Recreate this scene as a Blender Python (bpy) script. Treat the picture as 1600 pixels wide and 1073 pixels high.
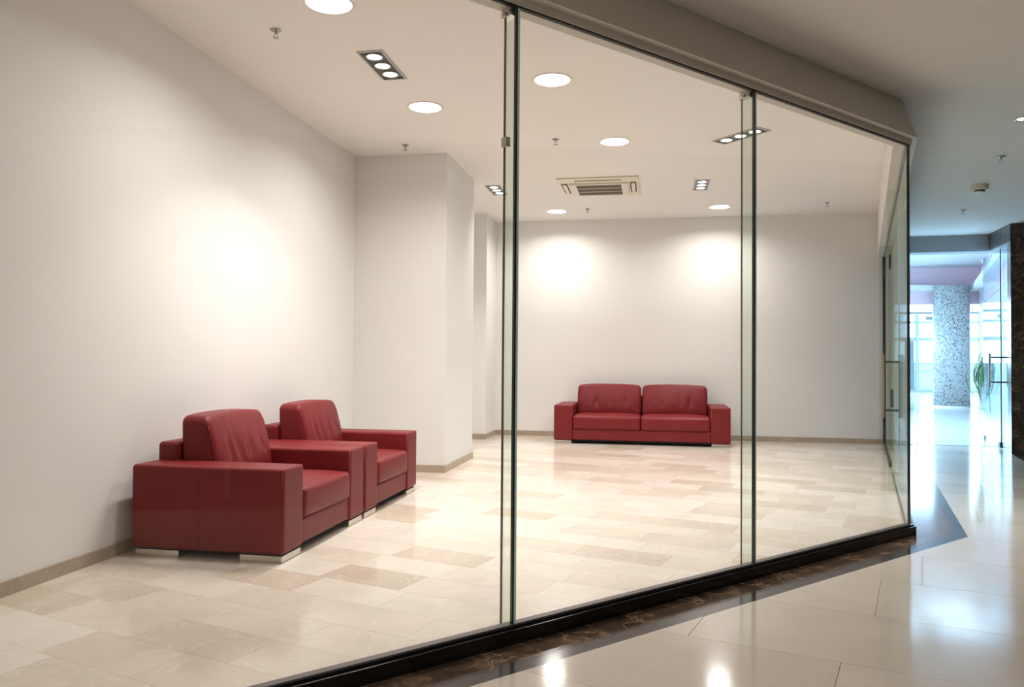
import bpy, bmesh, math, random
from mathutils import Vector, Matrix

for o in list(bpy.data.objects): bpy.data.objects.remove(o)
S = bpy.context.scene
COL = S.collection

# ------------------------------------------------------------------ camera
PITCH, ROLL, YAW, FPX = 0.0200, 0.0074, 0.1792, 1211.6
cy, sy = math.cos(YAW), math.sin(YAW)
fw = Vector((-sy*math.cos(PITCH), cy*math.cos(PITCH), math.sin(PITCH)))
r0 = Vector((cy, sy, 0)); u0 = r0.cross(fw)
r2 = math.cos(ROLL)*r0 + math.sin(ROLL)*u0
u2 = -math.sin(ROLL)*r0 + math.cos(ROLL)*u0
cam = bpy.data.objects.new('camera', bpy.data.cameras.new('camera'))
COL.objects.link(cam)
cam.matrix_world = Matrix(((r2.x, u2.x, -fw.x, 0), (r2.y, u2.y, -fw.y, 0), (r2.z, u2.z, -fw.z, 1.3), (0, 0, 0, 1)))
cam.data.sensor_width = 36; cam.data.lens = FPX/1600*36
cam.data.clip_start = 0.05; cam.data.clip_end = 300
S.camera = cam

# ------------------------------------------------------------------ world, exposure
w = bpy.data.worlds.new('daylight'); S.world = w; w.use_nodes = True
bg = w.node_tree.nodes['Background']
bg.inputs[0].default_value = (0.46, 0.74, 1.0, 1); bg.inputs[1].default_value = 11.5
S.view_settings.view_transform = 'Standard'; S.view_settings.look = 'None'
S.view_settings.gamma = 1; S.view_settings.use_curve_mapping = False
S.view_settings.exposure = 0.0
ROUND_W, SPOT_W, HALL_W = 30.5, 10.5, 50.0
WARM = (1.0, 0.955, 0.92)
WARM2 = (1.0, 0.965, 0.94)

# ------------------------------------------------------------------ numbers
ZR, ZC, ZG = 3.66, 3.30, 2.94             # room ceiling, hall ceiling, top of the shop glass
XL, YB = -3.44, 13.10
GA = 0.8281
g1 = Vector((math.cos(GA), math.sin(GA))); n1 = Vector((g1.y, -g1.x))
A = Vector((-0.6295, 3.5306)); B = A+g1*1.822; C = A+g1*3.738
t0 = (XL-A.x)/g1.x; L0 = A+g1*t0           # shop glass meets the left wall
RA = math.radians(75.9)
g2 = Vector((math.cos(RA), math.sin(RA))); n2 = Vector((g2.y, -g2.x))
E2 = C+g2*((YB-C.y)/g2.y)                  # return glass meets the back wall
RW = Vector((5.055, 12.2))                  # corner of the dark marble pier
gr = Vector((math.cos(math.radians(76)), math.sin(math.radians(76)))); nr = Vector((gr.y, -gr.x))

# ------------------------------------------------------------------ materials
def mat(name, col=(0.8, 0.8, 0.8), rough=0.5, metal=0.0, spec=0.5, coat=0.0):
    m = bpy.data.materials.new(name); m.use_nodes = True
    b = m.node_tree.nodes['Principled BSDF']
    b.inputs['Base Color'].default_value = (*col, 1); b.inputs['Roughness'].default_value = rough
    b.inputs['Metallic'].default_value = metal; b.inputs['Specular IOR Level'].default_value = spec
    b.inputs['Coat Weight'].default_value = coat
    return m, m.node_tree, b
def nd(t, kind, **kw):
    n = t.nodes.new(kind)
    for k, v in kw.items(): setattr(n, k, v)
    return n
def ramp(t, fac, stops):
    r = nd(t, 'ShaderNodeValToRGB'); e = r.color_ramp.elements
    while len(e) < len(stops): e.new(0.5)
    for el, (p, c) in zip(e, stops): el.position = p; el.color = (*c, 1)
    t.links.new(fac, r.inputs[0]); return r.outputs[0]
def noise(t, vec, scale, detail=4, rough=0.5, dist=0.0):
    n = nd(t, 'ShaderNodeTexNoise'); n.inputs['Scale'].default_value = scale
    n.inputs['Detail'].default_value = detail; n.inputs['Roughness'].default_value = rough
    n.inputs['Distortion'].default_value = dist
    if vec is not None: t.links.new(vec, n.inputs['Vector'])
    return n.outputs['Fac']
def mixc(t, fac, a, b, mode='MIX'):
    m = nd(t, 'ShaderNodeMix', data_type='RGBA', blend_type=mode)
    for s, v in ((0, fac), (6, a), (7, b)):
        if hasattr(v, 'is_output') or isinstance(v, bpy.types.NodeSocket): t.links.new(v, m.inputs[s])
        else: m.inputs[s].default_value = v if s == 0 else (*v, 1)
    return m.outputs[2]
def bump(t, b, h, strength, dist=0.01):
    n = nd(t, 'ShaderNodeBump'); n.inputs['Strength'].default_value = strength; n.inputs['Distance'].default_value = dist
    t.links.new(h, n.inputs['Height']); t.links.new(n.outputs[0], b.inputs['Normal'])
def coords(t, per_object=True):
    tc = nd(t, 'ShaderNodeTexCoord'); out = tc.outputs['Object']
    if per_object:
        oi = nd(t, 'ShaderNodeObjectInfo')
        mul = nd(t, 'ShaderNodeMath', operation='MULTIPLY'); mul.inputs[1].default_value = 53.0
        t.links.new(oi.outputs['Random'], mul.inputs[0])
        cb = nd(t, 'ShaderNodeCombineXYZ')
        for i in range(3): t.links.new(mul.outputs[0], cb.inputs[i])
        ad = nd(t, 'ShaderNodeVectorMath', operation='ADD')
        t.links.new(out, ad.inputs[0]); t.links.new(cb.outputs[0], ad.inputs[1])
        return ad.outputs[0], oi.outputs['Random']
    return out, None
M = {}
def plaster(name, col, rough=0.75):
    m, t, b = mat(name, col, rough, spec=0.3)
    v, _ = coords(t, False)
    f = noise(t, v, 1.3, 3)
    t.links.new(mixc(t, f, tuple(c*0.97 for c in col), tuple(min(1, c*1.03) for c in col)), b.inputs['Base Color'])
    bump(t, b, noise(t, v, 180, 2), 0.06, 0.002)
    M[name] = m
plaster('wall_paint', (0.80, 0.785, 0.768))
plaster('ceiling_paint', (0.84, 0.80, 0.765), 0.85)
plaster('hall_ceiling_paint', (0.76, 0.73, 0.70), 0.85)
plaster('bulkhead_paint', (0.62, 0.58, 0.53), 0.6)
plaster('beam_paint', (0.33, 0.33, 0.34), 0.7)
plaster('lobby_white', (0.68, 0.70, 0.70), 0.6)
plaster('lobby_pink', (0.78, 0.58, 0.66), 0.7)

def marble(name, base, light, dark, rough, var=0.1, vein=0.12, bumpy=0.0, scale=1.0):
    m, t, b = mat(name, base, rough, spec=0.5)
    v, rnd = coords(t)
    tone = ramp(t, rnd, [(0.0, dark), (0.22, tuple((a*1.4+d*.6)/2 for a, d in zip(base, dark))), (0.38, base), (0.8, light), (1.0, light)])
    cloud = noise(t, v, 2.1*scale, 5, 0.55, 0.6)
    c1 = mixc(t, ramp(t, cloud, [(0.3, (0, 0, 0)), (0.7, (1, 1, 1))]), tuple(1-var for _ in range(3)), (1+var*.35,)*3)
    c2 = mixc(t, 1.0, tone, c1, 'MULTIPLY')
    vv = noise(t, v, 3.4*scale, 8, 0.62, 1.6)
    veins = ramp(t, vv, [(0.485, (0, 0, 0)), (0.5, (1, 1, 1)), (0.515, (0, 0, 0))])
    fac = nd(t, 'ShaderNodeMath', operation='MULTIPLY'); fac.inputs[1].default_value = vein
    t.links.new(veins, fac.inputs[0])
    c3 = mixc(t, fac.outputs[0], c2, tuple(min(1, x*1.25+0.03) for x in light))
    t.links.new(c3, b.inputs['Base Color'])
    rr = nd(t, 'ShaderNodeMapRange'); rr.inputs[3].default_value = rough*0.75; rr.inputs[4].default_value = rough*1.35
    t.links.new(noise(t, v, 5, 4), rr.inputs[0]); t.links.new(rr.outputs[0], b.inputs['Roughness'])
    M[name] = m
marble('shop_marble', (0.70, 0.61, 0.51), (0.75, 0.68, 0.59), (0.60, 0.50, 0.40), 0.13, 0.10, 0.30)
marble('hall_marble', (0.53, 0.465, 0.39), (0.57, 0.505, 0.425), (0.49, 0.425, 0.355), 0.11, 0.06, 0.12, scale=0.7)
marble('skirting_marble', (0.43, 0.345, 0.26), (0.47, 0.385, 0.30), (0.39, 0.31, 0.235), 0.3, 0.15, 0.2, scale=2)
marble('lobby_floor', (0.70, 0.71, 0.70), (0.70, 0.71, 0.70), (0.70, 0.71, 0.70), 0.10, 0.04, 0.0)
marble('white_marble', (0.75, 0.77, 0.78), (0.8, 0.8, 0.8), (0.7, 0.72, 0.75), 0.25, 0.12, 0.2)

def brown_marble(name, rough, k=1.0):
    m, t, b = mat(name, (0.05, 0.03, 0.02), rough, spec=0.5)
    v, _ = coords(t)
    c = noise(t, v, 5, 8, 0.65, 1.2)
    base = ramp(t, c, [(0.3, (0.035*k, 0.021*k, 0.014*k)), (0.52, (0.085*k, 0.054*k, 0.036*k)), (0.72, (0.22*k, 0.145*k, 0.095*k))])
    vo = nd(t, 'ShaderNodeTexVoronoi', feature='DISTANCE_TO_EDGE'); vo.inputs['Scale'].default_value = 5.5
    ns = nd(t, 'ShaderNodeTexNoise'); ns.inputs['Scale'].default_value = 6; ns.inputs['Detail'].default_value = 4
    t.links.new(v, ns.inputs['Vector'])
    mx = nd(t, 'ShaderNodeMix', data_type='VECTOR'); mx.inputs[0].default_value = 0.28
    t.links.new(v, mx.inputs[4]); t.links.new(ns.outputs['Color'], mx.inputs[5]); t.links.new(mx.outputs[1], vo.inputs['Vector'])
    ve = ramp(t, vo.outputs['Distance'], [(0.0, (1, 1, 1)), (0.028, (0, 0, 0))])
    msk = ramp(t, noise(t, v, 2.7, 2), [(0.42, (0, 0, 0)), (0.56, (0.7, 0.7, 0.7))])
    f = nd(t, 'ShaderNodeMath', operation='MULTIPLY'); t.links.new(ve, f.inputs[0]); t.links.new(msk, f.inputs[1])
    t.links.new(mixc(t, f.outputs[0], base, (0.36, 0.26, 0.17)), b.inputs['Base Color'])
    M[name] = m
brown_marble('brown_marble', 0.12)
brown_marble('pier_marble', 0.2, 0.6)
M['border_stone'] = mat('border_stone', (0.030, 0.026, 0.024), 0.13)[0]
M['grout'] = mat('grout', (0.36, 0.30, 0.24), 0.8)[0]
M['shop_grout'] = mat('shop_grout', (0.60, 0.52, 0.43), 0.6)[0]
M['grey_paint'] = mat('grey_paint', (0.32, 0.33, 0.34), 0.6)[0]
M['pavement'] = mat('pavement', (0.55, 0.57, 0.58), 0.8)[0]
M['low_wall'] = mat('low_wall', (0.30, 0.34, 0.35), 0.8)[0]

def wood_panel():
    m, t, b = mat('wood_panel', (0.1, 0.09, 0.09), 0.35)
    v, _ = coords(t, False)
    mp = nd(t, 'ShaderNodeMapping'); mp.inputs['Scale'].default_value = (14, 14, 0.5); t.links.new(v, mp.inputs[0])
    t.links.new(ramp(t, noise(t, mp.outputs[0], 1.4, 5), [(0.3, (0.05, 0.045, 0.043)), (0.7, (0.17, 0.15, 0.145))]), b.inputs['Base Color'])
    M['wood_panel'] = m
wood_panel()
def leather():
    m, t, b = mat('red_leather', (0.2, 0.02, 0.02), 0.45, spec=0.28, coat=0.0)
    b.inputs['Coat Roughness'].default_value = 0.22
    v, _ = coords(t)
    t.links.new(mixc(t, noise(t, v, 3.2, 4), (0.160, 0.0115, 0.0135), (0.205, 0.0175, 0.019)), b.inputs['Base Color'])
    vo = nd(t, 'ShaderNodeTexVoronoi'); vo.inputs['Scale'].default_value = 260; t.links.new(v, vo.inputs['Vector'])
    ad = nd(t, 'ShaderNodeMath', operation='ADD'); t.links.new(vo.outputs['Distance'], ad.inputs[0])
    n2_ = noise(t, v, 7, 3); t.links.new(n2_, ad.inputs[1])
    bump(t, b, ad.outputs[0], 0.12, 0.004)
    M['leather'] = m
leather()
M['seam'] = mat('seam_leather', (0.12, 0.008, 0.01), 0.45)[0]
M['black_fabric'] = mat('black_fabric', (0.012, 0.011, 0.011), 0.8)[0]
M['chrome'] = mat('chrome', (0.62, 0.59, 0.54), 0.22, 1.0)[0]
M['steel'] = mat('brushed_steel', (0.36, 0.34, 0.33), 0.35, 1.0)[0]
M['dark_steel'] = mat('dark_steel', (0.06, 0.06, 0.065), 0.4, 0.8)[0]
M['track_grey'] = mat('track_grey', (0.17, 0.17, 0.17), 0.45, 0.3)[0]
M['black_rail'] = mat('black_rail', (0.006, 0.006, 0.006), 0.18)[0]
M['lip_grey'] = mat('lip_grey', (0.13, 0.115, 0.11), 0.4, 0.4)[0]
M['silicone'] = mat('silicone', (0.004, 0.010, 0.007), 0.35)[0]
M['gasket'] = mat('gasket', (0.004, 0.003, 0.003), 0.6)[0]
M['glass_edge'] = mat('glass_edge', (0.60, 0.88, 0.88), 0.12, spec=0.6)[0]
M['fin_edge'] = mat('fin_edge', (0.26, 0.25, 0.20), 0.2, spec=0.6)[0]
M['white_metal'] = mat('white_metal', (0.8, 0.78, 0.74), 0.4)[0]
M['cream_plastic'] = mat('cream_plastic', (0.74, 0.68, 0.56), 0.45)[0]
M['grille_brown'] = mat('grille_brown', (0.05, 0.04, 0.03), 0.6)[0]
M['grip_bronze'] = mat('grip_bronze', (0.26, 0.20, 0.17), 0.42, 0.6)[0]
M['ac_louver'] = mat('ac_louver', (0.20, 0.165, 0.125), 0.5)[0]
M['reflector'] = mat('reflector', (0.05, 0.05, 0.055), 0.3, 0.6)[0]
M['frame_alu'] = mat('frame_alu', (0.5, 0.47, 0.43), 0.35, 0.8)[0]
M['mullion'] = mat('mullion_white', (0.20, 0.25, 0.24), 0.5)[0]
M['louver'] = mat('louver_grey', (0.08, 0.11, 0.12), 0.5)[0]
M['planter_white'] = mat('planter_white', (0.8, 0.8, 0.78), 0.3)[0]
M['soil'] = mat('soil', (0.05, 0.035, 0.02), 0.9)[0]
def leafmat():
    m, t, b = mat('leaf_green', (0.05, 0.13, 0.04), 0.45)
    v, r = coords(t)
    t.links.new(ramp(t, r, [(0, (0.02, 0.075, 0.03)), (0.6, (0.05, 0.15, 0.04)), (1, (0.12, 0.22, 0.06))]), b.inputs['Base Color'])
    M['leaf'] = m
leafmat()
def emis(name, col, s):
    m = bpy.data.materials.new(name); m.use_nodes = True; t = m.node_tree
    t.nodes.remove(t.nodes['Principled BSDF']); e = nd(t, 'ShaderNodeEmission')
    e.inputs[0].default_value = (*col, 1); e.inputs[1].default_value = s
    t.links.new(e.outputs[0], t.nodes['Material Output'].inputs[0]); M[name] = m
emis('lamp_glow', (1.0, 0.95, 0.88), 9.0)
emis('spot_glow', (1.0, 0.96, 0.92), 10.0)
def glass(name, tint, refl=1.0):
    m = bpy.data.materials.new(name); m.use_nodes = True; t = m.node_tree
    t.nodes.remove(t.nodes['Principled BSDF'])
    tr = nd(t, 'ShaderNodeBsdfTransparent'); tr.inputs[0].default_value = (*tint, 1)
    gl = nd(t, 'ShaderNodeBsdfGlossy'); gl.inputs['Roughness'].default_value = 0.0; gl.inputs[0].default_value = (refl, refl, refl, 1)
    fr = nd(t, 'ShaderNodeFresnel'); ge = nd(t, 'ShaderNodeNewGeometry')
    mr = nd(t, 'ShaderNodeMapRange'); mr.inputs[3].default_value = 1.45; mr.inputs[4].default_value = 1/1.45
    t.links.new(ge.outputs['Backfacing'], mr.inputs[0]); t.links.new(mr.outputs[0], fr.inputs[0])
    mx = nd(t, 'ShaderNodeMixShader')
    t.links.new(fr.outputs[0], mx.inputs[0]); t.links.new(tr.outputs[0], mx.inputs[1]); t.links.new(gl.outputs[0], mx.inputs[2])
    t.links.new(mx.outputs[0], t.nodes['Material Output'].inputs[0]); M[name] = m
glass('clear_glass', (0.985, 0.992, 0.985), 0.5)
glass('fin_glass', (0.92, 0.965, 0.925), 0.9)
glass('return_glass', (0.80, 0.91, 0.95), 1.0)
glass('door_glass', (0.82, 0.92, 0.965), 0.7)
glass('dark_glass', (0.10, 0.09, 0.085), 1.0)
glass('facade_glass', (0.97, 0.985, 0.99), 0.5)
def mosaic():
    m, t, b = mat('mosaic', (0.6, 0.7, 0.75), 0.25)
    v, _ = coords(t, False)
    vo = nd(t, 'ShaderNodeTexVoronoi'); vo.inputs['Scale'].default_value = 36; vo.inputs['Randomness'].default_value = 0.6
    t.links.new(v, vo.inputs['Vector'])
    sp = nd(t, 'ShaderNodeSeparateColor'); t.links.new(vo.outputs['Color'], sp.inputs[0])
    t.links.new(ramp(t, sp.outputs[0], [(0.0, (0.07, 0.075, 0.08)), (0.10, (0.14, 0.15, 0.16)), (0.17, (0.34, 0.36, 0.36)), (0.6, (0.44, 0.46, 0.46)), (1.0, (0.55, 0.56, 0.56))]), b.inputs['Base Color'])
    M['mosaic'] = m
mosaic()

# ------------------------------------------------------------------ helpers
def link(name, bm, m, parent=None, smooth=False, loc=None):
    me = bpy.data.meshes.new(name)
    bmesh.ops.recalc_face_normals(bm, faces=bm.faces)
    if smooth:
        for f in bm.faces: f.smooth = True
    bm.to_mesh(me); bm.free()
    o = bpy.data.objects.new(name, me); COL.objects.link(o)
    if m is not None:
        for k in ([m] if isinstance(m, str) else m): me.materials.append(M[k])
    if loc is not None: o.location = loc
    if parent is not None: o.parent = parent
    return o
def tag(o, label=None, cat=None, group=None, kind=None):
    if label: o['label'] = label
    if cat: o['category'] = cat
    if group: o['group'] = group
    if kind: o['kind'] = kind
    return o
def empty(name, loc=(0, 0, 0), rz=0):
    o = bpy.data.objects.new(name, None); COL.objects.link(o); o.location = loc; o.rotation_euler = (0, 0, rz)
    o.empty_display_size = 0.1
    return o
def copy_tree(o, parent=None):
    c = o.copy(); COL.objects.link(c)
    if parent is not None: c.parent = parent
    for ch in list(o.children): copy_tree(ch, c)
    return c
def box(bm, x0, x1, y0, y1, z0, z1):
    v = [bm.verts.new(p) for p in ((x0, y0, z0), (x1, y0, z0), (x1, y1, z0), (x0, y1, z0), (x0, y0, z1), (x1, y0, z1), (x1, y1, z1), (x0, y1, z1))]
    for f in ((0, 3, 2, 1), (4, 5, 6, 7), (0, 1, 5, 4), (1, 2, 6, 5), (2, 3, 7, 6), (3, 0, 4, 7)): bm.faces.new([v[i] for i in f])
def boxo(name, m, parent, *b, bevel=0.0):
    bm = bmesh.new(); box(bm, *b)
    if bevel: bmesh.ops.bevel(bm, geom=bm.edges[:], offset=bevel, segments=2, affect='EDGES', profile=0.5)
    return link(name, bm, m, parent)
def prism(bm, poly, z0, z1):
    lo = [bm.verts.new((p[0], p[1], z0)) for p in poly]; hi = [bm.verts.new((p[0], p[1], z1)) for p in poly]
    n = len(poly); bm.faces.new(lo[::-1]); bm.faces.new(hi)
    for i in range(n): bm.faces.new((lo[i], lo[(i+1) % n], hi[(i+1) % n], hi[i]))
def prismo(name, m, parent, poly, z0, z1):
    bm = bmesh.new(); prism(bm, poly, z0, z1); return link(name, bm, m, parent)
def slab(bm, P, Q, na, nb, nv, z0, z1):      # box from P to Q between two offsets along nv
    prism(bm, [P+nv*na, Q+nv*na, Q+nv*nb, P+nv*nb], z0, z1)
def slabo(name, m, parent, P, Q, na, nb, nv, z0, z1):
    bm = bmesh.new(); slab(bm, P, Q, na, nb, nv, z0, z1); return link(name, bm, m, parent)
def tube(bm, pts, r, seg=10, cap=True):
    pts = [Vector(p) for p in pts]; rings = []
    for i, p in enumerate(pts):
        d = (pts[min(i+1, len(pts)-1)]-pts[max(i-1, 0)]).normalized()
        a = d.orthogonal().normalized() if i == 0 else (ref - d*ref.dot(d)).normalized()
        ref = a; b = d.cross(a)
        rr = r[i] if isinstance(r, (list, tuple)) else r
        rings.append([bm.verts.new(p+(a*math.cos(2*math.pi*k/seg)+b*math.sin(2*math.pi*k/seg))*rr) for k in range(seg)])
    for i in range(len(rings)-1):
        for k in range(seg): bm.faces.new((rings[i][k], rings[i][(k+1) % seg], rings[i+1][(k+1) % seg], rings[i+1][k]))
    if cap: bm.faces.new(rings[0][::-1]); bm.faces.new(rings[-1])
def lathe(bm, prof, seg=32, cx=0, cy_=0):
    rings = []
    for r, z in prof:
        rings.append([bm.verts.new((cx+r*math.cos(2*math.pi*k/seg), cy_+r*math.sin(2*math.pi*k/seg), z)) for k in range(seg)] if r > 1e-5 else [bm.verts.new((cx, cy_, z))])
    for i in range(len(rings)-1):
        a, b = rings[i], rings[i+1]
        for k in range(seg):
            k2 = (k+1) % seg
            if len(a) == 1 and len(b) == 1: continue
            if len(a) == 1: bm.faces.new((a[0], b[k2], b[k]))
            elif len(b) == 1: bm.faces.new((a[k], a[k2], b[0]))
            else: bm.faces.new((a[k], a[k2], b[k2], b[k]))
def isect(P, d, Q, e):
    den = d.x*e.y-d.y*e.x; s = ((Q.x-P.x)*e.y-(Q.y-P.y)*e.x)/den
    return P+d*s
def offpt(off1, off2=None):                   # corner of the shop outline moved outward
    if off2 is None: off2 = off1
    return isect(C+n1*off1, g1, C+n2*off2, g2)
def sweep_section(name, m, parent, sec, start=None, end=None, off2=None):
    """cross-section [(offset, z)] carried along shop glass line, round the corner C, to the back wall"""
    bm = bmesh.new(); rings = []
    for i, (o, z) in enumerate(sec):
        o2 = off2[i] if off2 else o
        a = isect(C+n1*o, g1, Vector((XL, 0)), Vector((0, 1))); b = offpt(o, o2)
        c = isect(C+n2*o2, g2, Vector((0, YB)), Vector((1, 0)))
        rings.append([bm.verts.new((q.x, q.y, z)) for q in (a, b, c)])
    n = len(sec)
    for i in range(n):
        for k in range(2): bm.faces.new((rings[i][k], rings[i][k+1], rings[(i+1) % n][k+1], rings[(i+1) % n][k]))
    bm.faces.new([r[0] for r in rings]); bm.faces.new([r[2] for r in rings][::-1])
    return link(name, bm, m, parent)
def clip(poly, P, nv, keep_positive=True):
    out = []; s = 1 if keep_positive else -1
    for i in range(len(poly)):
        a, b = poly[i], poly[(i+1) % len(poly)]
        da, db = s*(a-P).dot(nv), s*(b-P).dot(nv)
        if da >= 0: out.append(a)
        if da*db < 0: out.append(a+(b-a)*(da/(da-db)))
    return out
def area(p): return abs(sum(p[i].x*p[(i+1) % len(p)].y-p[(i+1) % len(p)].x*p[i].y for i in range(len(p)))/2) if len(p) > 2 else 0
def clip_convex(poly, hull):                  # hull ccw
    for i in range(len(hull)):
        a, b = hull[i], hull[(i+1) % len(hull)]; d = b-a
        poly = clip(poly, a, Vector((-d.y, d.x)).normalized())
        if len(poly) < 3: return []
    return poly
def tile_rects(ang, rows, lens, u0, u1, v0, v1, gap, rng):
    du = Vector((math.cos(ang), math.sin(ang))); dv = Vector((-du.y, du.x)); out = []
    v = v0; k = 0
    while v < v1:
        u = u0 - rng.random()*lens[0]
        while u < u1:
            L = rng.uniform(*lens)
            out.append([du*(u+gap)+dv*(v+gap), du*(u+L-gap)+dv*(v+gap), du*(u+L-gap)+dv*(v+rows-gap), du*(u+gap)+dv*(v+rows-gap)])
            u += L
        v += rows; k += 1
    return out
def area_light(name, loc, size, watts, col, parent=None, spread=180, aim=(0, 0, -1), shape='DISK', sy_=None):
    l = bpy.data.lights.new(name, 'AREA'); l.shape = shape; l.size = size; l.energy = watts; l.color = col
    if sy_: l.size_y = sy_
    l.spread = math.radians(spread)
    o = bpy.data.objects.new(name, l); COL.objects.link(o); o.location = loc
    o.rotation_euler = Vector(aim).to_track_quat('-Z', 'Y').to_euler()
    if parent is not None: o.parent = parent
    return o
rng = random.Random(7)

# ------------------------------------------------------------------ floors
floor = empty('floor'); tag(floor, kind='structure')
NC = E2+Vector((0, 0))
room_hull = [L0, C, E2, Vector((XL, YB))]
base_hull = [Vector((XL-0.1, -5.1)), Vector((0.5, -5.1)), Vector((5.6, 13.3)), Vector((XL-0.1, 13.3))]
boxo('screed', 'grout', floor, XL-0.3, 7.0, -5.3, 13.25, -0.06, -0.006)
shop_sub = prismo('shop_bedding', 'shop_grout', floor, room_hull, -0.006, -0.002)
for r in tile_rects(math.radians(-17), 0.30, (0.58, 0.66), -8, 6, -3, 16, 0.0007, rng):
    p = clip_convex(r, room_hull)
    if area(p) < 0.004: continue
    cc = sum(p, Vector((0, 0)))/len(p)
    if cc.y < 1.9: continue
    bm = bmesh.new(); prism(bm, [q-cc for q in p], -0.012, 0)
    link('tile', bm, 'shop_marble', floor, loc=(cc.x, cc.y, 0))
for k, (hull_pts) in enumerate([clip([*room_hull], Vector((0, 1.95)), Vector((0, 1)), False)]):
    if area(hull_pts) > 0.05: tag(prismo('unseen_paving', 'shop_marble', floor, hull_pts, -0.002, -0.0005), kind='stuff')
hall_hull = [Vector((XL, -5)), RW+gr*((-5-RW.y)/gr.y)+nr*0.0, RW+gr*1.05, Vector((3.55, 13.2)), Vector((XL, 13.2))]
BO1, BO2 = 0.285, 0.40
Pc1, Pc2 = C+n1*BO1, C+n2*BO2
for r in tile_rects(math.radians(-17.5), 0.745, (1.45, 1.55), -9, 6, -6.03, 16, 0.0013, rng):
    p = clip_convex(r, hall_hull)
    parts = []
    if area(p) > 0.003:
        a_ = clip(p, Pc1, n1, True)
        b_ = clip(clip(p, Pc1, n1, False), Pc2, n2, True) if len(p) > 2 else []
        parts = [q for q in (a_, b_) if area(q) > 0.002]
    if not parts: continue
    cc = sum(parts[0], Vector((0, 0)))/len(parts[0])
    if cc.x < XL: continue
    bm = bmesh.new()
    for q in parts: prism(bm, [v-cc for v in q], -0.012, 0)
    link('tile', bm, 'hall_marble', floor, loc=(cc.x, cc.y, 0))
# marble strips in front of the glass
sweep_section('stone_strip', 'brown_marble', floor, [(0.0, -0.012), (0.195, -0.012), (0.195, 0.0), (0.0, 0.0)], off2=[0.0, 0.325, 0.325, 0.0])
sweep_section('border_strip', 'border_stone', floor, [(0.197, -0.012), (0.285, -0.012), (0.285, 0.0), (0.197, 0.0)], off2=[0.327, 0.40, 0.40, 0.327])
# strips on the right side of the hall
Rs, Re = RW+gr*((-5-RW.y)/gr.y), RW+gr*1.05
slabo('border_strip', 'border_stone', floor, Rs, Re, 0.001, 0.07, nr, -0.012, 0.0)
slabo('stone_strip', 'brown_marble', floor, Rs, Re, 0.071, 0.30, nr, -0.012, 0.0)
# lobby floor beyond the threshold
prismo('lobby_paving', 'lobby_floor', floor, [Vector((-6, 13.25)), Vector((14.5, 13.25)), Vector((20, 36)), Vector((-6, 36))], -0.06, 0.0)
slabo('threshold', 'border_stone', floor, Vector((3.6, 13.22)), Vector((5.35, 13.14)), 0, 0.035, Vector((0, 1)), -0.01, 0.003)

# ------------------------------------------------------------------ walls
def wallbox(name, m, *b): return tag(boxo(name, m, None, *b), kind='structure')
wallbox('wall_left', 'wall_paint', XL-0.15, XL, L0.y-0.1, YB+0.15, 0, ZR)
wallbox('wall_back', 'wall_paint', XL, 3.75, YB, YB+0.2, 0, ZR)
wallbox('wall_pier', 'wall_paint', XL, -2.326, 8.58, 9.957, 0, ZR)
wallbox('wall_pier', 'wall_paint', XL, -2.661, 12.328, YB, 0, ZR)
wallbox('wall_hall_left', 'bulkhead_paint', XL-0.15, XL, -5.2, L0.y-0.1, 0, ZC)
wallbox('wall_hall_rear', 'bulkhead_paint', XL-0.15, 2.5, -5.4, -5.2, 0, ZC)
# skirting made of stone lengths
def skirting(name, P, Q, nv, first=0.9):
    e = empty(name); tag(e, kind='structure')
    d = (Q-P); L = d.length; d.normalize(); s = 0; step = first
    while s < L-0.02:
        t = min(L, s+step); step = 0.9
        slabo('stone', 'skirting_marble', e, P+d*s, P+d*(t-0.0015), 0, 0.015, nv, 0, 0.082)
        s = t
    return e
X, Y = Vector((1, 0)), Vector((0, 1))
skirting('baseboard_left', Vector((XL, L0.y+0.1)), Vector((XL, 8.58)), X, 0.47)
skirting('baseboard_pier', Vector((XL+0.016, 8.58)), Vector((-2.31, 8.58)), -Y)
skirting('baseboard_pier', Vector((-2.326, 8.581)), Vector((-2.326, 9.957)), X)
skirting('baseboard_left', Vector((XL, 9.96)), Vector((XL, 12.31)), X)
skirting('baseboard_pier', Vector((XL+0.016, 12.328)), Vector((-2.645, 12.328)), -Y)
skirting('baseboard_pier', Vector((-2.661, 12.329)), Vector((-2.661, YB-0.016)), X)
skirting('baseboard_back', Vector((-2.661, YB)), Vector((E2.x-0.03, YB)), -Y)

# ceilings
tag(prismo('ceiling', 'ceiling_paint', None, [L0-Vector((0, .0)), offpt(-0.04), E2, Vector((XL, YB))], ZR, ZR+0.08), kind='structure')
hc_poly = [Vector((XL, -5.2)), Vector((0.53, -5.2))+Vector((0.25, 0)), RW+gr*1.1+nr*0.5]
bm = bmesh.new()
a = isect(C-n1*0.045, g1, Vector((XL, 0)), Vector((0, 1))); cpt = offpt(-0.045); e = isect(C-n2*0.045, g2, Vector((0, YB)), Vector((1, 0)))
prism(bm, [Vector((XL, -5.2)), Vector((0.8, -5.2)), cpt, a], ZC, ZC+0.08)
prism(bm, [Vector((0.8, -5.2)), Vector((1.2, -5.2)), Vector((5.8, 13.28)), Vector((e.x, 13.28)), e, cpt], ZC, ZC+0.08)
tag(link('ceiling_hall', bm, 'hall_ceiling_paint'), kind='structure')

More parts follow.
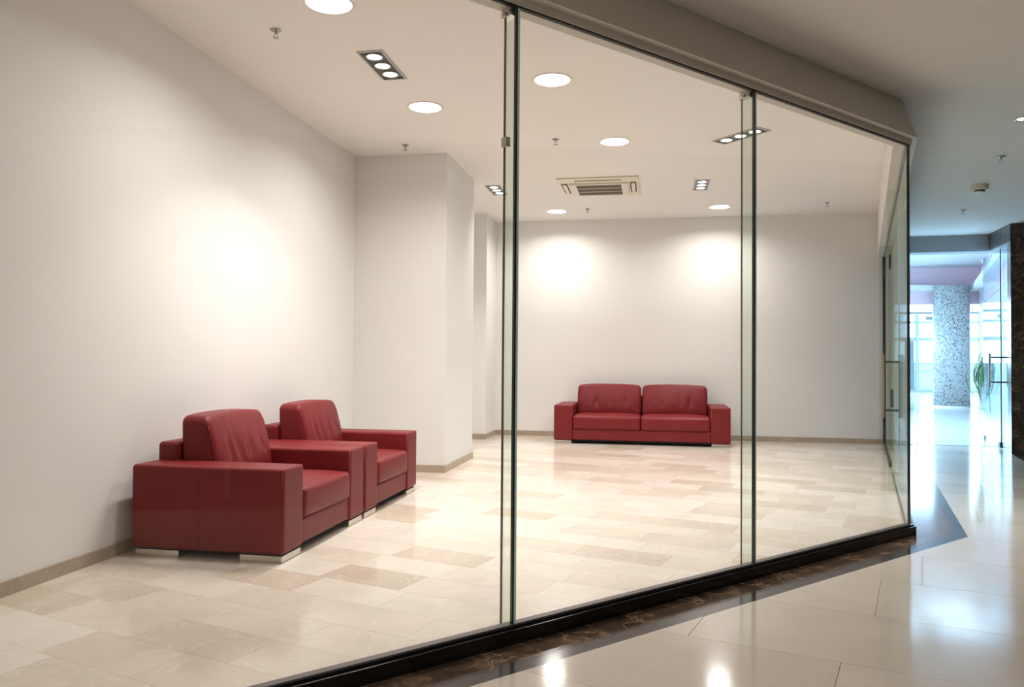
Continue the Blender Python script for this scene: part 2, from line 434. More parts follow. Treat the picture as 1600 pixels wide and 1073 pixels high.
# bulkhead above the shop glass
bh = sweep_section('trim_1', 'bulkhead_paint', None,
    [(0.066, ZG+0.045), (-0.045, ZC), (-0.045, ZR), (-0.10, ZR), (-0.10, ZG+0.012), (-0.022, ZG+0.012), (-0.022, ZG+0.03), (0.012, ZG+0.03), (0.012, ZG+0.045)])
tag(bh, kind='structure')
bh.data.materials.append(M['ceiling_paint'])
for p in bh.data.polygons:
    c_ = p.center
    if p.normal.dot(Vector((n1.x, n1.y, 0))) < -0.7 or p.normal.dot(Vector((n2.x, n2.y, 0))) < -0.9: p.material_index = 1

# ------------------------------------------------------------------ shop glass front
win1 = empty('window_1'); tag(win1, kind='structure')
sweep = sweep_section
# head trim: black gasket under a painted channel
def two_leg(name, m, parent, sec, P=None, Q=None, nv=n1):
    for i in range(1): pass
T = 0.0075
Lg = isect(C, g1, Vector((XL, 0)), Vector((0, 1)))+g1*0.02
splits = [Lg, A, B, C]
for i in range(3):
    slabo('pane', 'clear_glass', win1, splits[i]+g1*0.008, splits[i+1]-g1*(0.008 if i < 2 else -0.004), -T, T, n1, 0.06, ZG+0.02)
for q in (A, B):
    slabo('silicone_joint', 'silicone', win1, q-g1*0.0065, q+g1*0.0025, -T*1.05, T*1.1, n1, 0.06, ZG+0.02)
    slabo('pane_edge', 'glass_edge', win1, q+g1*0.0025, q+g1*0.0155, -T*1.1, T*1.02, n1, 0.06, ZG+0.02)
slabo('silicone_joint', 'silicone', win1, C+g1*0.004, C+g1*0.012, -T, T, n1, 0.06, ZG+0.02)
# fins behind the joints
for q, wd in ((A, 0.082), (B, 0.085)):
    f = slabo('glass_fin', 'fin_glass', win1, q-g1*0.008, q+g1*0.004, -wd, -0.010, n1, 0.05, ZG+0.01)
    slabo('fin_edge', 'fin_edge', f, q-g1*0.008, q+g1*0.004, -wd-0.003, -wd, n1, 0.05, ZG+0.01)
    bm = bmesh.new()
    slab(bm, q-g1*0.022, q+g1*0.016, -wd-0.006, -0.012, n1, ZG-0.035, ZG+0.012)
    bk = link('fin_bracket', bm, 'chrome', f)
    for s in (0.3, 0.7):
        c_ = q-n1*(wd*s); bm = bmesh.new()
        pr = (c_-g1*0.032, c_+g1*0.026); tube(bm, [(*pr[0], ZG-0.016), (*pr[1], ZG-0.016)], 0.011, 12)
        link('bolt', bm, 'steel', f)
slabo('fin_clamp', 'frame_alu', win1, A-g1*0.015, A+g1*0.010, -0.092, -0.055, n1, 2.30, 2.345)
# rail
rail = [(-0.030, 0.0), (0.030, 0.0), (0.030, 0.066), (0.014, 0.069), (0.014, 0.078), (-0.030, 0.078)]
def rail_piece(name, m, P, Q, nv, parent, sec=rail):
    bm = bmesh.new(); ra = [bm.verts.new((*(P+nv*o), z)) for o, z in sec]; rb = [bm.verts.new((*(Q+nv*o), z)) for o, z in sec]
    n = len(sec); bm.faces.new(ra[::-1]); bm.faces.new(rb)
    for i in range(n): bm.faces.new((ra[i], ra[(i+1) % n], rb[(i+1) % n], rb[i]))
    return link(name, bm, m, parent)
rail_piece('bottom_rail', 'black_rail', Lg, C+g1*0.055, n1, win1)
rail_piece('rail_lip', 'lip_grey', Lg, C+g1*0.012, n1, win1, [(-0.030, 0.078), (0.010, 0.078), (0.010, 0.086), (-0.030, 0.086)])
rail_piece('head_gasket', 'gasket', Lg, C+g1*0.012, n1, win1, [(-0.010, ZG-0.004), (0.013, ZG-0.004), (0.013, ZG+0.03), (-0.010, ZG+0.03)])
rail_piece('head_channel', 'bulkhead_paint', Lg, C+g1*0.016, n1, win1, [(0.0135, ZG+0.004), (0.020, ZG+0.004), (0.020, ZG+0.045), (0.0135, ZG+0.045)])

# return glass with door
win2 = empty('window_2'); tag(win2, kind='structure')
def rp(y): return C+g2*((y-C.y)/g2.y)
Y1, Y2 = 9.50, 10.40
slabo('pane', 'return_glass', win2, C+g2*0.02, rp(7.9), -T, T, n2, 0.06, ZG+0.02)
slabo('pane', 'return_glass', win2, rp(7.91), rp(Y1), -T, T, n2, 0.06, ZG+0.02)
slabo('transom_pane', 'return_glass', win2, rp(Y1+0.01), rp(Y2-0.01), -T, T, n2, 2.56, ZG+0.02)
slabo('pane', 'return_glass', win2, rp(Y2+0.005), rp(11.75), -T, T, n2, 0.06, ZG+0.02)
slabo('pane', 'return_glass', win2, rp(11.76), E2-g2*0.05, -T, T, n2, 0.06, ZG+0.02)
slabo('pane_edge', 'silicone', win2, C+g2*0.014, C+g2*0.020, -T, T, n2, 0.07, ZG+0.01)
slabo('pane_edge', 'glass_edge', win2, rp(7.9), rp(7.905), -T, T, n2, 0.07, ZG+0.01)
slabo('pane_edge', 'glass_edge', win2, rp(Y1), rp(Y1+0.006), -T, T, n2, 0.07, ZG+0.01)
tr = slabo('bottom_rail', 'track_grey', win2, C+g2*0.05, rp(Y1), -0.012, 0.045, n2, 0.0, 0.05)
for o in (0.008, 0.026): slabo('rail_groove', 'gasket', tr, C+g2*0.06, rp(Y1)-g2*0.01, o, o+0.006, n2, 0.05, 0.0515)
slabo('rail_keeper', 'chrome', tr, rp(8.25), rp(8.33), 0.012, 0.034, n2, 0.05, 0.058)
slabo('bottom_rail', 'dark_steel', win2, rp(Y2), E2-g2*0.02, -0.02, 0.03, n2, 0.0, 0.06)
slabo('end_post', 'gasket', win2, E2-g2*0.06, E2-g2*0.01, -0.03, 0.03, n2, 0.0, ZG+0.01)
slabo('head_gasket', 'steel', win2, C+g2*0.02, E2-g2*0.02, -0.006, 0.006, n2, ZG-0.004, ZG+0.029)
# fins and patch clips on the return side
for yy in (7.9, 11.755):
    slabo('glass_fin', 'fin_glass', win2, rp(yy)-g2*0.008, rp(yy)+g2*0.004, -0.10, -0.010, n2, 0.05, ZG)

def pull_handle(parent, P, d, nv, z0, z1, off, r=0.011, offb=None):
    h = empty('pull_handle'); h.parent = parent
    offb = offb or off
    for s, m in ((off, 'frame_alu'), (-offb, 'frame_alu')):
        q = P+nv*s; bm = bmesh.new(); tube(bm, [(*q, z0), (*q, z1)], r, 14); link('grip', bm, 'grip_bronze', h, smooth=False)
    L = z1-z0
    for z in (z0+L*0.12, z1-L*0.12):
        bm = bmesh.new(); tube(bm, [(*(P+nv*off), z), (*(P-nv*offb), z)], r*0.62, 10); link('standoff', bm, 'dark_steel', h)
    return h
door1 = empty('door_1'); tag(door1, kind='structure')
slabo('leaf', 'return_glass', door1, rp(Y1+0.015), rp(Y2-0.01), -0.006, 0.006, n2, 0.012, 2.55)
slabo('leaf_edge', 'glass_edge', door1, rp(Y1+0.010), rp(Y1+0.015), -0.006, 0.006, n2, 0.012, 2.55)
slabo('patch_hinge', 'dark_steel', door1, rp(Y2-0.18), rp(Y2-0.01), -0.018, 0.018, n2, 0.008, 0.07)
slabo('patch_hinge', 'dark_steel', door1, rp(Y2-0.18), rp(Y2-0.01), -0.018, 0.018, n2, 2.46, 2.62)
slabo('patch_lock', 'dark_steel', door1, rp(Y1+0.02), rp(Y1+0.20), -0.022, 0.022, n2, 0.78, 0.98)
pull_handle(door1, rp(Y1+0.06), g2, n2, 0.655, 1.385, 0.115, 0.021, 0.095)

# ------------------------------------------------------------------ end of the hall: beam, right wall, door
tag(slabo('trim_2', 'beam_paint', None, Vector((3.50, 13.30)), Vector((5.75, 13.16)), 0, 0.3, Vector((0, 1)), 3.04, 4.15), kind='structure')
wallbox('wall_lobby_near', 'lobby_white', -6, 3.62, 13.32, 13.45, 0, 4.15)
wr = empty('wall_right'); tag(wr, kind='structure')
slabo('pier', 'pier_marble', wr, RW, RW+gr*0.3, 0.0, 0.22, nr, 0, ZC)
slabo('corner_frame', 'steel', wr, RW-gr*0.04, RW-gr*0.001, 0.165, 0.205, nr, 0, ZC)
slabo('dark_pane', 'dark_glass', wr, Rs, RW-gr*0.04, 0.19, 0.20, nr, 0.05, ZC)
slabo('backing', 'gasket', wr, Rs, RW+gr*0.55, 0.35, 0.45, nr, 0, ZC)
slabo('sill', 'gasket', wr, Rs, RW-gr*0.04, 0.175, 0.20, nr, 0, 0.05)
for s in (2.2, 4.6, 7.0, 9.4, 11.8, 14.2): slabo('frame_post', 'steel', wr, RW-gr*s, RW-gr*(s-0.04), 0.18, 0.21, nr, 0, ZC)
prismo('over_door_panel', 'wood_panel', wr, [RW-nr*0.004, RW+gr*0.2+nr*0.3, Vector((5.5, 13.17)), Vector((5.15, 13.17))], 3.04, ZC)
win3 = empty('window_3'); tag(win3, kind='structure')
H0, H1 = Vector((5.205, 12.90)), Vector((5.44, 14.15))
gd = (H1-H0).normalized(); ndv = Vector((gd.y, -gd.x))
Fp = RW+gr*0.31
slabo('side_pane', 'door_glass', win3, Fp+nr*0.04, H0-gd*0.02+nr*0.02, -0.006, 0.006, nr, 0.01, 3.04)
door2 = empty('door_2'); tag(door2, kind='structure')
slabo('leaf', 'door_glass', door2, H0, H1, -0.006, 0.006, ndv, 0.012, 3.03)
slabo('leaf_edge', 'silicone', door2, H0-gd*0.006, H0, -0.008, 0.008, ndv, 0.012, 3.03)
slabo('patch_lock', 'dark_steel', door2, H0+gd*0.005, H0+gd*0.14, -0.02, 0.02, ndv, 0.008, 0.09)
slabo('patch_hinge', 'steel', door2, H1-gd*0.12, H1, -0.02, 0.02, ndv, 0.008, 0.09)
slabo('patch_hinge', 'steel', door2, H1-gd*0.12, H1, -0.02, 0.02, ndv, 2.96, 3.035)
pull_handle(door2, H0+gd*0.10, gd, ndv, 0.94, 1.44, 0.11, 0.019, 0.13)

# ------------------------------------------------------------------ lobby
LW0, LW1 = Vector((5.9, 13.3)), Vector((9.55, 25.0))
gl_ = (LW1-LW0).normalized(); nl = Vector((gl_.y, -gl_.x))
cl = empty('ceiling_lobby'); tag(cl, kind='structure')
SKX0, SKX1, SKY0, SKY1 = 1.5, 8.5, 13.9, 19.0  # unseen skylight, guessed from a floor reflection, added to brighten lobby and hall
for b in ((-6, 14.5, 13.3, SKY0), (-6, 14.5, SKY1, 25.3), (-6, SKX0, SKY0, SKY1), (SKX1, 14.5, SKY0, SKY1)):
    boxo('panel', 'lobby_white', cl, *b, 4.12, 4.2)
for i in range(6):
    x = SKX0+(SKX1-SKX0)*i/5; boxo('unseen_skylight_bar', 'mullion', cl, x-0.10, x+0.10, SKY0, SKY1, 4.12, 4.24)
boxo('unseen_skylight_pane', 'facade_glass', cl, SKX0, SKX1, SKY0, SKY1, 4.245, 4.255)
wl = empty('wall_lobby_right'); tag(wl, kind='structure')
slabo('lower_face', 'lobby_white', wl, LW0, LW1, 0.03, 0.3, nl, 0, 3.0)
slabo('pink_band', 'lobby_pink', wl, LW0, LW1, 0.0, 0.3, nl, 3.0, 4.12)
slabo('ledge', 'lobby_white', wl, LW0, LW1-gl_*0.3, -0.25, 0.0, nl, 3.40, 3.56)
wf = empty('wall_lobby_far'); tag(wf, kind='structure')
boxo('pink_band', 'lobby_pink', wf, -6, 14, 25.0, 25.3, 3.03, 4.12)
boxo('ledge', 'lobby_white', wf, -6, 9.5, 24.5, 25.0, 3.41, 3.56)
tag(boxo('wall_lobby_pilaster', 'white_marble', None, 9.28, 9.74, 23.9, 24.4, 0, 3.41), kind='structure')
bm = bmesh.new(); lathe(bm, [(0, 0), (0.475, 0), (0.475, 3.51), (0, 3.51)], 64)
pc = link('mosaic_column', bm, 'mosaic', smooth=False, loc=(8.55, 24.45, 0))
for p in pc.data.polygons: p.use_smooth = abs(p.normal.z) < 0.5
tag(pc, 'round column clad in pale blue and grey mosaic, standing in the bright lobby', 'column')
bm = bmesh.new(); lathe(bm, [(0.476, 0), (0.486, 0), (0.486, 0.05), (0.476, 0.05)], 64); link('base_ring', bm, 'white_metal', pc)
# glazed facade at the far end
fac = empty('window_4'); tag(fac, kind='structure')
YF = 36.0
def mull(name, x0, x1, z0, z1, d=0.07, m='mullion'): return boxo(name, m, fac, x0, x1, YF-d, YF+0.02, z0, z1)
xs = [-6, -3, 0, 3, 6, 8.3, 11.21, 13.72, 17, 20]
for x in xs: mull('mullion', x-0.07, x+0.07, 0, 3.35, d=0.10)
mull('transom', -6, 20, 3.36, 3.46, m='louver'); mull('transom', -6, 20, 2.95, 3.05); mull('transom', -6, 20, 2.20, 2.36)
mull('transom', -6, 20, 0.86, 0.94); mull('transom', -6, 20, 1.22, 1.28); mull('sill', -6, 20, 0.0, 0.12)
for i in range(len(xs)-1):
    boxo('pane', 'facade_glass', fac, xs[i]+0.07, xs[i+1]-0.07, YF-0.02, YF-0.01, 0.12, 3.36)
    x0 = xs[i]+0.35
    boxo('louver_slot', 'louver', fac, x0, x0+1.7, YF-0.06, YF-0.03, 3.10, 3.26)
boxo('roof_slab', 'lobby_white', fac, -6, 20, 25.3, YF+0.3, 5.3, 5.5)
mull('transom', -6, 20, 5.0, 5.3)
boxo('pane', 'facade_glass', fac, -6, 20, YF-0.02, YF-0.01, 3.46, 5.0)
boxo('pane_frame', 'louver', fac, 10.7, 11.08, YF-0.09, YF-0.05, 0.12, 2.2)
tag(boxo('terrace_ground', 'pavement', None, -30, 60, 36.1, 80, -0.1, 0.0), kind='structure')
tw = boxo('low_wall', 'low_wall', None, -5, 40, 39, 39.3, 0, 1.28)
tag(tw, 'low grey garden wall outside behind the far lobby glazing', 'wall')

# ------------------------------------------------------------------ seating
def soft_box(bm, hx, hy, hz, r, k=5, n=9, fn=None, off=(0, 0, 0)):
    def axis(h):
        s = [-h+r*i/k for i in range(k)]; m_ = [-h+r+(2*h-2*r)*i/n for i in range(n+1)]
        return s+m_+[h-r*(k-1-i)/k for i in range(k)]
    ax = [axis(h) for h in (hx, hy, hz)]; H = (hx, hy, hz); cache = {}
    def vert(p):
        q = [max(-H[i]+r, min(H[i]-r, p[i])) for i in range(3)]
        d = Vector([p[i]-q[i] for i in range(3)])
        v = Vector(q)+(d.normalized()*r if d.length > 1e-9 else d)
        v = Vector([v[i] for i in range(3)])
        if fn: v = fn(v)
        v = v+Vector(off)
        key = tuple(round(c, 6) for c in p)
        if key not in cache: cache[key] = bm.verts.new(v)
        return cache[key]
    for a in range(3):
        b, c = (a+1) % 3, (a+2) % 3
        for s in (-1, 1):
            for i in range(len(ax[b])-1):
                for j in range(len(ax[c])-1):
                    vs = []
                    for di, dj in ((0, 0), (1, 0), (1, 1), (0, 1)):
                        p = [0, 0, 0]; p[a] = s*H[a]; p[b] = ax[b][i+di]; p[c] = ax[c][j+dj]; vs.append(vert(p))
                    bm.faces.new(vs if s > 0 else vs[::-1])
def soft(name, parent, x0, x1, y0, y1, z0, z1, r, fn=None, m='leather', n=9):
    bm = bmesh.new(); hx, hy, hz = (x1-x0)/2, (y1-y0)/2, (z1-z0)/2
    soft_box(bm, hx, hy, hz, r, n=n, fn=(lambda v: fn(v, hx, hy, hz)) if fn else None)
    bmesh.ops.remove_doubles(bm, verts=bm.verts[:], dist=1e-6)
    return link(name, bm, m, parent, smooth=True, loc=((x0+x1)/2, (y0+y1)/2, (z0+z1)/2))
def seat_fn(v, hx, hy, hz):
    u = max(0, 1-(v.x/hx)**4); w = max(0, 1-(v.y/hy)**4)
    if v.z > 0: v.z += 0.022*u*w*(v.z/hz)
    v.y -= 0.012*u*max(0, 1-(v.z/hz)**2) if v.y < 0 else 0
    v.z += 0.003*math.sin(v.x*9)*u*w
    return v
def back_fn(seed, tilt=0.03, wr=1.0):
    rg = random.Random(seed)
    folds = [(rg.uniform(-0.55, 0.55), rg.uniform(0.018, 0.034), rg.uniform(0.006, 0.011), rg.uniform(-0.25, 0.05), rg.uniform(0.25, 0.5), rg.uniform(-0.5, 0.5)) for _ in range(9)]
    def fn(v, hx, hy, hz):
        u = v.x/hx; w = v.z/hz
        if v.y < 0:
            v.y -= 0.045*max(0, 1-u**2)**0.6*max(0, 1-(w+0.15)**2 if abs(w+0.15) < 1 else 0)
            for cx_, sg, am, zc_, zs, sl in folds:
                dx = (v.x-cx_*hx-sl*0.25*(v.z)); v.y += wr*am*math.exp(-(dx/sg)**2)*math.exp(-((w-zc_)/zs)**2)
            # corner pulls
            for sx in (-1, 1):
                d = (hx-sx*v.x); e_ = (w+0.35)*hz
                v.y += wr*0.006*math.exp(-((d-0.10-e_*0.8)/0.02)**2)*math.exp(-(e_/0.12)**2)
        else: pass
        # crown and taper to the top
        v.z += 0.012*(1-u*u)*(1 if w > 0 else 0)*max(0, w)
        s = 1-0.30*max(0, (w+1)/2)**1.3
        v.y = hy-(hy-v.y)*s
        v.x *= 1-0.018*max(0, w)**2
        v.z -= 0.012*max(0, w)*abs(u)**6
        v.y += tilt*(v.z+hz)
        return v
    return fn
def piping(parent, pts, r=0.005, m='leather'):
    bm = bmesh.new(); tube(bm, pts, r, 6); return link('piping', bm, m, parent, smooth=True)

def couch(name, width, depth, n_seats, seed):
    """front faces local -Y, origin on the floor at the centre of the footprint"""
    root = empty(name); hw, hd = width/2, depth/2; aw = 0.29; FZ = 0.052; AZ = 0.592
    for s in (-1, 1):
        x0, x1 = (-hw, -hw+aw) if s < 0 else (hw-aw, hw)
        def arm_fn(v, hx, hy, hz):
            v.x += 0.004*(1 if v.x > 0 else -1)*max(0, 1-(v.y/hy)**2)*max(0, 1-(v.z/hz)**2)
            return v
        arm = soft('arm', root, x0, x1, -hd, hd, FZ, AZ, 0.022, arm_fn, n=8)
        xo = x0+0.007 if s < 0 else x1-0.007
        xm = 0
        hx, hz = aw/2-0.007, (AZ-FZ)/2-0.007
        # welt round the front panel of the arm
        for sx in (-1, 1):
            piping(arm, [(sx*hx, -hd+0.010, -hz), (sx*hx, -hd+0.010, hz)], 0.0042)
        piping(arm, [(-hx, -hd+0.010, hz), (hx, -hd+0.010, hz)], 0.0042)
        # vertical seam half way along the side
        piping(arm, [(s*(aw/2+0.0035), 0.05, -hz+0.01), (s*(aw/2+0.0035), 0.05, hz-0.01)], 0.0018, 'seam')
        fx0, fx1 = x0+0.012, x1-0.012
        for fy0, fy1 in ((-hd+0.012, -hd+0.30), (hd-0.34, hd-0.03)):
            boxo('foot', 'chrome', root, fx0, fx1, fy0, fy1, 0.0, 0.044, bevel=0.003)
            boxo('foot_spacer', 'black_fabric', root, fx0+0.01, fx1-0.01, fy0+0.012, fy1-0.012, 0.044, FZ+0.004)
    ix0, ix1 = -hw+aw, hw-aw
    soft('base', root, ix0, ix1, -hd+0.012, hd-0.05, 0.062, 0.225, 0.012)
    boxo('underside', 'black_fabric', root, ix0, ix1, -hd+0.06, hd-0.08, 0.030, 0.062)
    soft('backrest', root, ix0-0.03 if n_seats == 1 else ix0, ix1+0.03 if n_seats == 1 else ix1, hd-0.16, hd-0.005, 0.20, 0.715, 0.03)
    sw = (ix1-ix0)/n_seats
    for i in range(n_seats):
        a, b = ix0+sw*i+0.004, ix0+sw*(i+1)-0.004
        c = soft('seat_cushion', root, a, b, -hd-0.004, hd-0.17, 0.222, 0.430, 0.035, seat_fn, n=12)
        piping(c, [(-(b-a)/2+0.012, -(depth-0.166)/2+0.004, -0.092), ((b-a)/2-0.012, -(depth-0.166)/2+0.004, -0.092)], 0.004)
        bc = soft('back_cushion', root, a+0.004, b-0.004, hd-0.44, hd-0.158, 0.415, 0.895, 0.048, back_fn(seed+i), n=44)
        hh = 0.24; fnb = back_fn(seed+i, wr=0.0)
        for sx in (-1, 1):
            pts = []
            hx_ = (b-a-0.008)/2; r_ = 0.055
            path = [(-0.141+0.012, -hh+0.06+t*(2*hh-0.12)/8) for t in range(9)]
            for (py_, pz_) in path:
                q = fnb(Vector((sx*(hx_-0.012), py_, pz_)), hx_, 0.141, hh); pts.append(tuple(q))
            piping(bc, pts, 0.0035)
    return root
sofa = couch('sofa', 2.66, 1.04, 2, 21)
sofa.location = (-0.17, 12.0+0.515, 0); sofa.rotation_euler = (0, 0, math.radians(-0.6))
tag(sofa, 'wide red leather two-cushion sofa against the far wall', 'sofa')
chair = couch('armchair', 1.39, 1.07, 1, 5)
chair.location = (-2.282-0.535, 5.262, 0); chair.rotation_euler = (0, 0, math.pi/2)
tag(chair, 'red leather armchair nearer to the camera, its full side arm in view', 'armchair', 'red armchairs along the left wall')
chair2 = copy_tree(chair); chair2.location = (-2.282-0.535, 6.682, 0)
tag(chair2, 'red leather armchair partly hidden behind the nearer one, close to the white pier', 'armchair', 'red armchairs along the left wall')

# ------------------------------------------------------------------ ceiling fittings
def downlight():
    root = empty('downlight')
    bm = bmesh.new(); lathe(bm, [(0.150, -0.001), (0.168, -0.001), (0.166, -0.007), (0.150, -0.004), (0.150, -0.001)], 40)
    link('trim_ring', bm, 'white_metal', root, smooth=True)
    bm = bmesh.new(); lathe(bm, [(0, -0.003), (0.15, -0.003), (0.15, -0.001), (0, -0.001)], 40); link('diffuser', bm, 'lamp_glow', root)
    area_light('lamp', (0, 0, -0.009), 0.29, ROUND_W, WARM, root, spread=152)
    return root
dl = downlight()
spots = [((-2.13, 4.82), 'round ceiling light cut off by the top edge of the photo', ),
         ((-2.11, 6.98), 'round ceiling light above the second armchair, near the white pier'),
         ((-0.84, 6.46), 'largest round ceiling light seen through the middle glass pane'),
         ((-0.41, 8.41), 'round ceiling light in front of the air conditioning cassette'),
         ((-1.51, 12.26), 'round ceiling light left of centre near the far wall, over the sofa'),
         ((1.01, 12.25), 'round ceiling light near the far wall, right of the sofa')]
for i, (p, l) in enumerate(spots):
    o = dl if i == 0 else copy_tree(dl)
    o.location = (*p, ZR); tag(o, l, 'ceiling light', 'round ceiling lights in the shop')
def triple():
    root = empty('triple_spotlight'); W, L = 0.105, 0.305
    bm = bmesh.new()
    for b in ((-W, W, -L, -L+0.016), (-W, W, L-0.016, L), (-W, -W+0.016, -L+0.016, L-0.016), (W-0.016, W, -L+0.016, L-0.016)): box(bm, *b, -0.010, -0.0005)
    link('frame', bm, 'frame_alu', root)
    boxo('housing', 'reflector', root, -W+0.016, W-0.016, -L+0.016, L-0.016, -0.003, -0.0008)
    for k in (-1, 0, 1):
        bm = bmesh.new(); lathe(bm, [(0.056, -0.004), (0.072, -0.004), (0.068, -0.012), (0.056, -0.008), (0.056, -0.004)], 28); bm.verts.ensure_lookup_table()
        r = link('lamp_ring', bm, 'frame_alu', root, smooth=True, loc=(0, k*0.188, 0))
        bm = bmesh.new(); lathe(bm, [(0, -0.006), (0.056, -0.006), (0.056, -0.003), (0, -0.003)], 28); link('lens', bm, 'spot_glow', r)
        area_light('lamp', (0, k*0.188, -0.013), 0.10, SPOT_W, WARM, root, spread=110)
    return root
tp = triple()
tris = [((-2.15, 5.92), 0, 'triple spotlight in an oblong frame above the two armchairs'),
        ((-2.15, 10.58), 0, 'small triple spotlight behind the white pier, touching the first glass joint'),
        ((0.90, 8.38), math.radians(43), 'triple spotlight set askew, crossed by the second glass fin'),
        ((0.64, 10.66), 0, 'small triple spotlight right of the air conditioning cassette')]
for i, (p, a, l) in enumerate(tris):
    o = tp if i == 0 else copy_tree(tp)
    o.location = (*p, ZR); o.rotation_euler = (0, 0, a); tag(o, l, 'spotlight', 'triple spotlights in the shop ceiling')
# hall downlights
def small_light():
    root = empty('recessed_spotlight')
    bm = bmesh.new(); lathe(bm, [(0.045, -0.001), (0.062, -0.001), (0.060, -0.010), (0.045, -0.006), (0.045, -0.001)], 28); link('trim_ring', bm, 'chrome', root, smooth=True)
    bm = bmesh.new(); lathe(bm, [(0, -0.004), (0.045, -0.004), (0.045, -0.001), (0, -0.001)], 28); link('lens', bm, 'spot_glow', root)
    area_light('lamp', (0, 0, -0.012), 0.09, HALL_W, WARM2, root, spread=140)
    return root
sl = small_light()
for i, p in enumerate([(2.98, 6.95), (1.6, -2.6), (0.9, -0.6), (-1.4, -1.6), (-0.6, -3.9)]):
    o = sl if i == 0 else copy_tree(sl)
    o.location = (*p, ZC)
    tag(o, ['small recessed hall spotlight at the right edge of the photo', 'small recessed hall spotlight above and ahead of the camera, out of frame', 'small recessed hall spotlight just behind the camera, out of frame', 'small recessed hall spotlight behind the camera towards the left, out of frame', 'small recessed hall spotlight nearest the rear hall wall, out of frame'][i], 'spotlight', 'recessed spotlights in the hall ceiling')
# sprinklers
def sprinkler():
    root = empty('sprinkler')
    bm = bmesh.new(); lathe(bm, [(0, -0.001), (0.038, -0.001), (0.036, -0.006), (0.012, -0.010), (0, -0.010)], 20); link('rosette', bm, 'steel', root, smooth=True)
    bm = bmesh.new()
    tube(bm, [(0, 0, -0.008), (0, 0, -0.03)], 0.009, 10)
    for s in (-1, 1): tube(bm, [(s*0.006, 0, -0.026), (s*0.015, 0, -0.038), (s*0.012, 0, -0.05), (0, 0, -0.058)], 0.003, 6)
    link('frame', bm, 'steel', root)
    bm = bmesh.new(); lathe(bm, [(0, -0.058), (0.021, -0.058), (0.021, -0.061), (0, -0.061)], 16); link('deflector', bm, 'steel', root)
    return root
sp = sprinkler()
spr = [((-2.68, 5.15, ZR), 'sprinkler head at top left, left of the oblong triple spotlight', 'shop'),
       ((-2.70, 8.19, ZR), 'sprinkler head on the ceiling just in front of the white pier', 'shop'),
       ((-1.03, 8.22, ZR), 'sprinkler head just right of the first glass joint, in the middle of the ceiling', 'shop'),
       ((-1.01, 12.12, ZR), 'tiny sprinkler head below the air conditioning cassette near the far wall', 'shop'),
       ((2.55, 12.13, ZR), 'tiny sprinkler head seen through the right-hand glass pane', 'shop'),
       ((3.32, 8.20, ZC), 'sprinkler head on the hall ceiling above the smoke detector', 'hall'),
       ((4.00, 11.02, ZC), 'sprinkler head on the hall ceiling below and left of the smoke detector', 'hall'),
       ((6.5, 21.2, 4.12), 'tiny sprinkler head on the pale lobby ceiling', 'lobby')]
for i, (p, l, gname) in enumerate(spr):
    o = sp if i == 0 else copy_tree(sp)
    o.location = p; tag(o, l, 'sprinkler', 'ceiling sprinklers')
sd = empty('smoke_detector', (3.62, 9.5, ZC)); tag(sd, 'cream smoke detector on the hall ceiling between two sprinklers', 'smoke detector')
bm = bmesh.new(); lathe(bm, [(0, 0), (0.088, 0), (0.088, -0.05), (0.078, -0.062), (0, -0.062)], 32); link('base', bm, 'cream_plastic', sd)
bm = bmesh.new(); lathe(bm, [(0, -0.062), (0.055, -0.062), (0.055, -0.078), (0, -0.078)], 32); link('slotted_ring', bm, 'grille_brown', sd)
bm = bmesh.new(); lathe(bm, [(0, -0.078), (0.056, -0.078), (0.045, -0.09), (0, -0.093)], 32); link('cap', bm, 'white_metal', sd, smooth=True)

# air conditioning cassette
ac = empty('ceiling_cassette', (-0.715, 10.555, ZR)); tag(ac, 'cream square air conditioning cassette with brown grille in the shop ceiling', 'air conditioner')
boxo('frame', 'cream_plastic', ac, -0.535, 0.535, -0.55, 0.55, -0.022, -0.0005, bevel=0.006)
boxo('grille_backing', 'grille_brown', ac, -0.30, 0.30, -0.26, 0.36, -0.034, -0.0225)
bm = bmesh.new()
for b in ((-0.39, 0.39, 0.36, 0.40), (-0.39, 0.39, -0.30, -0.26), (-0.39, -0.30, -0.26, 0.36), (0.30, 0.39, -0.26, 0.36)): box(bm, *b, -0.045, -0.0225)
for k in (1, 2): box(bm, -0.30, 0.30, -0.26+0.62*k/3-0.008, -0.26+0.62*k/3+0.008, -0.045, -0.0225)
link('grille_surround', bm, 'cream_plastic', ac)
for i in range(36):
    y = -0.245+i*0.0170
    if min(abs(y-(-0.26+0.62*k/3)) for k in (1, 2)) < 0.012: continue
    boxo('louver', 'louver', ac, -0.30, 0.30, y-0.003, y+0.003, -0.043, -0.0345).data.materials[0] = M['ac_louver']
for b in ((-0.30, 0.30, -0.46, -0.38), (-0.30, 0.30, 0.44, 0.50)):
    boxo('air_slot', 'grille_brown', ac, *b, -0.0235, -0.0222)
    boxo('flap', 'cream_plastic', ac, b[0]+0.01, b[1]-0.01, b[2]+0.02, b[3]-0.012, -0.030, -0.0240)
for s in (-1, 1):
    x = s*0.455
    boxo('air_slot', 'grille_brown', ac, x-0.042, x+0.042, -0.30, 0.30, -0.0235, -0.0222)
    boxo('flap', 'cream_plastic', ac, x-0.024, x+0.024, -0.25, 0.25, -0.031, -0.0240)

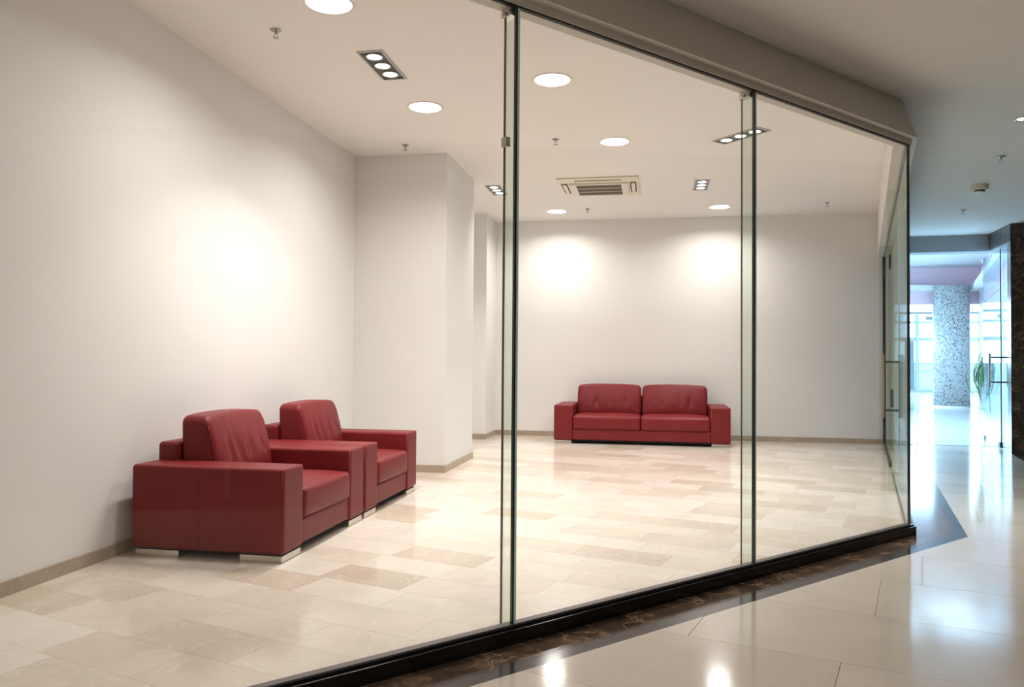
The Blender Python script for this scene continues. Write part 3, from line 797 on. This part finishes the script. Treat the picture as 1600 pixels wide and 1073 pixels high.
# ------------------------------------------------------------------ potted plant by the open door
pl = empty('potted_plant', (5.65, 14.42, 0)); tag(pl, 'trailing green plant in a white tapered planter beside the open glass door', 'plant')
bm = bmesh.new(); lathe(bm, [(0, 0), (0.075, 0), (0.135, 0.44), (0.120, 0.44), (0.115, 0.40), (0, 0.40)], 32); link('planter', bm, 'planter_white', pl, smooth=False)
bm = bmesh.new(); lathe(bm, [(0, 0.401), (0.114, 0.401), (0.10, 0.415), (0, 0.42)], 24); link('soil', bm, 'soil', pl)
bm = bmesh.new(); tube(bm, [(0, 0, 0.40), (-0.02, 0, 0.8), (-0.06, 0, 1.2), (-0.08, 0, 1.52)], [0.012, 0.010, 0.008, 0.005], 8); link('stem', bm, 'leaf', pl)
rl = random.Random(3)
for i in range(60):
    ang = rl.uniform(0, 2*math.pi); R_ = rl.uniform(0.03, 0.17) if i % 6 else rl.uniform(0.24, 0.30)
    z0 = rl.uniform(1.30, 1.50); z1 = rl.uniform(0.62, 1.05); n_ = 10; t0_ = 0 if i % 3 else rl.uniform(0.2, 0.4)
    wd = rl.uniform(0.006, 0.014) if i % 6 else 0.009; bm = bmesh.new(); rows = []
    d = Vector((math.cos(ang), math.sin(ang)*0.6, 0)); side = Vector((-d.y, d.x, 0)).normalized(); ph = rl.random()*6
    for k in range(n_+1):
        t = t0_+(1-t0_)*k/n_; rad = R_*math.sin(math.pi*min(1, t*0.85+0.05))**0.7+0.008*math.sin(t*9+i)
        c = Vector((-0.075-0.02*t, 0, z0-(z0-z1)*t))+d*rad; ww = wd*(0.3+math.sin(math.pi*min(0.97, k/n_+0.05)))*(0.75+0.35*math.sin(k*2.3+ph))
        tw_ = (side*math.cos(ph+t)+Vector((0, 0, 0.35))+d*math.sin(ph+t)).normalized()
        rows.append([bm.verts.new(c-tw_*ww), bm.verts.new(c+d*0.004), bm.verts.new(c+tw_*ww)])
    for k in range(n_):
        for j in range(2): bm.faces.new((rows[k][j], rows[k][j+1], rows[k+1][j+1], rows[k+1][j]))
    link('leaf', bm, 'leaf', pl, smooth=True)
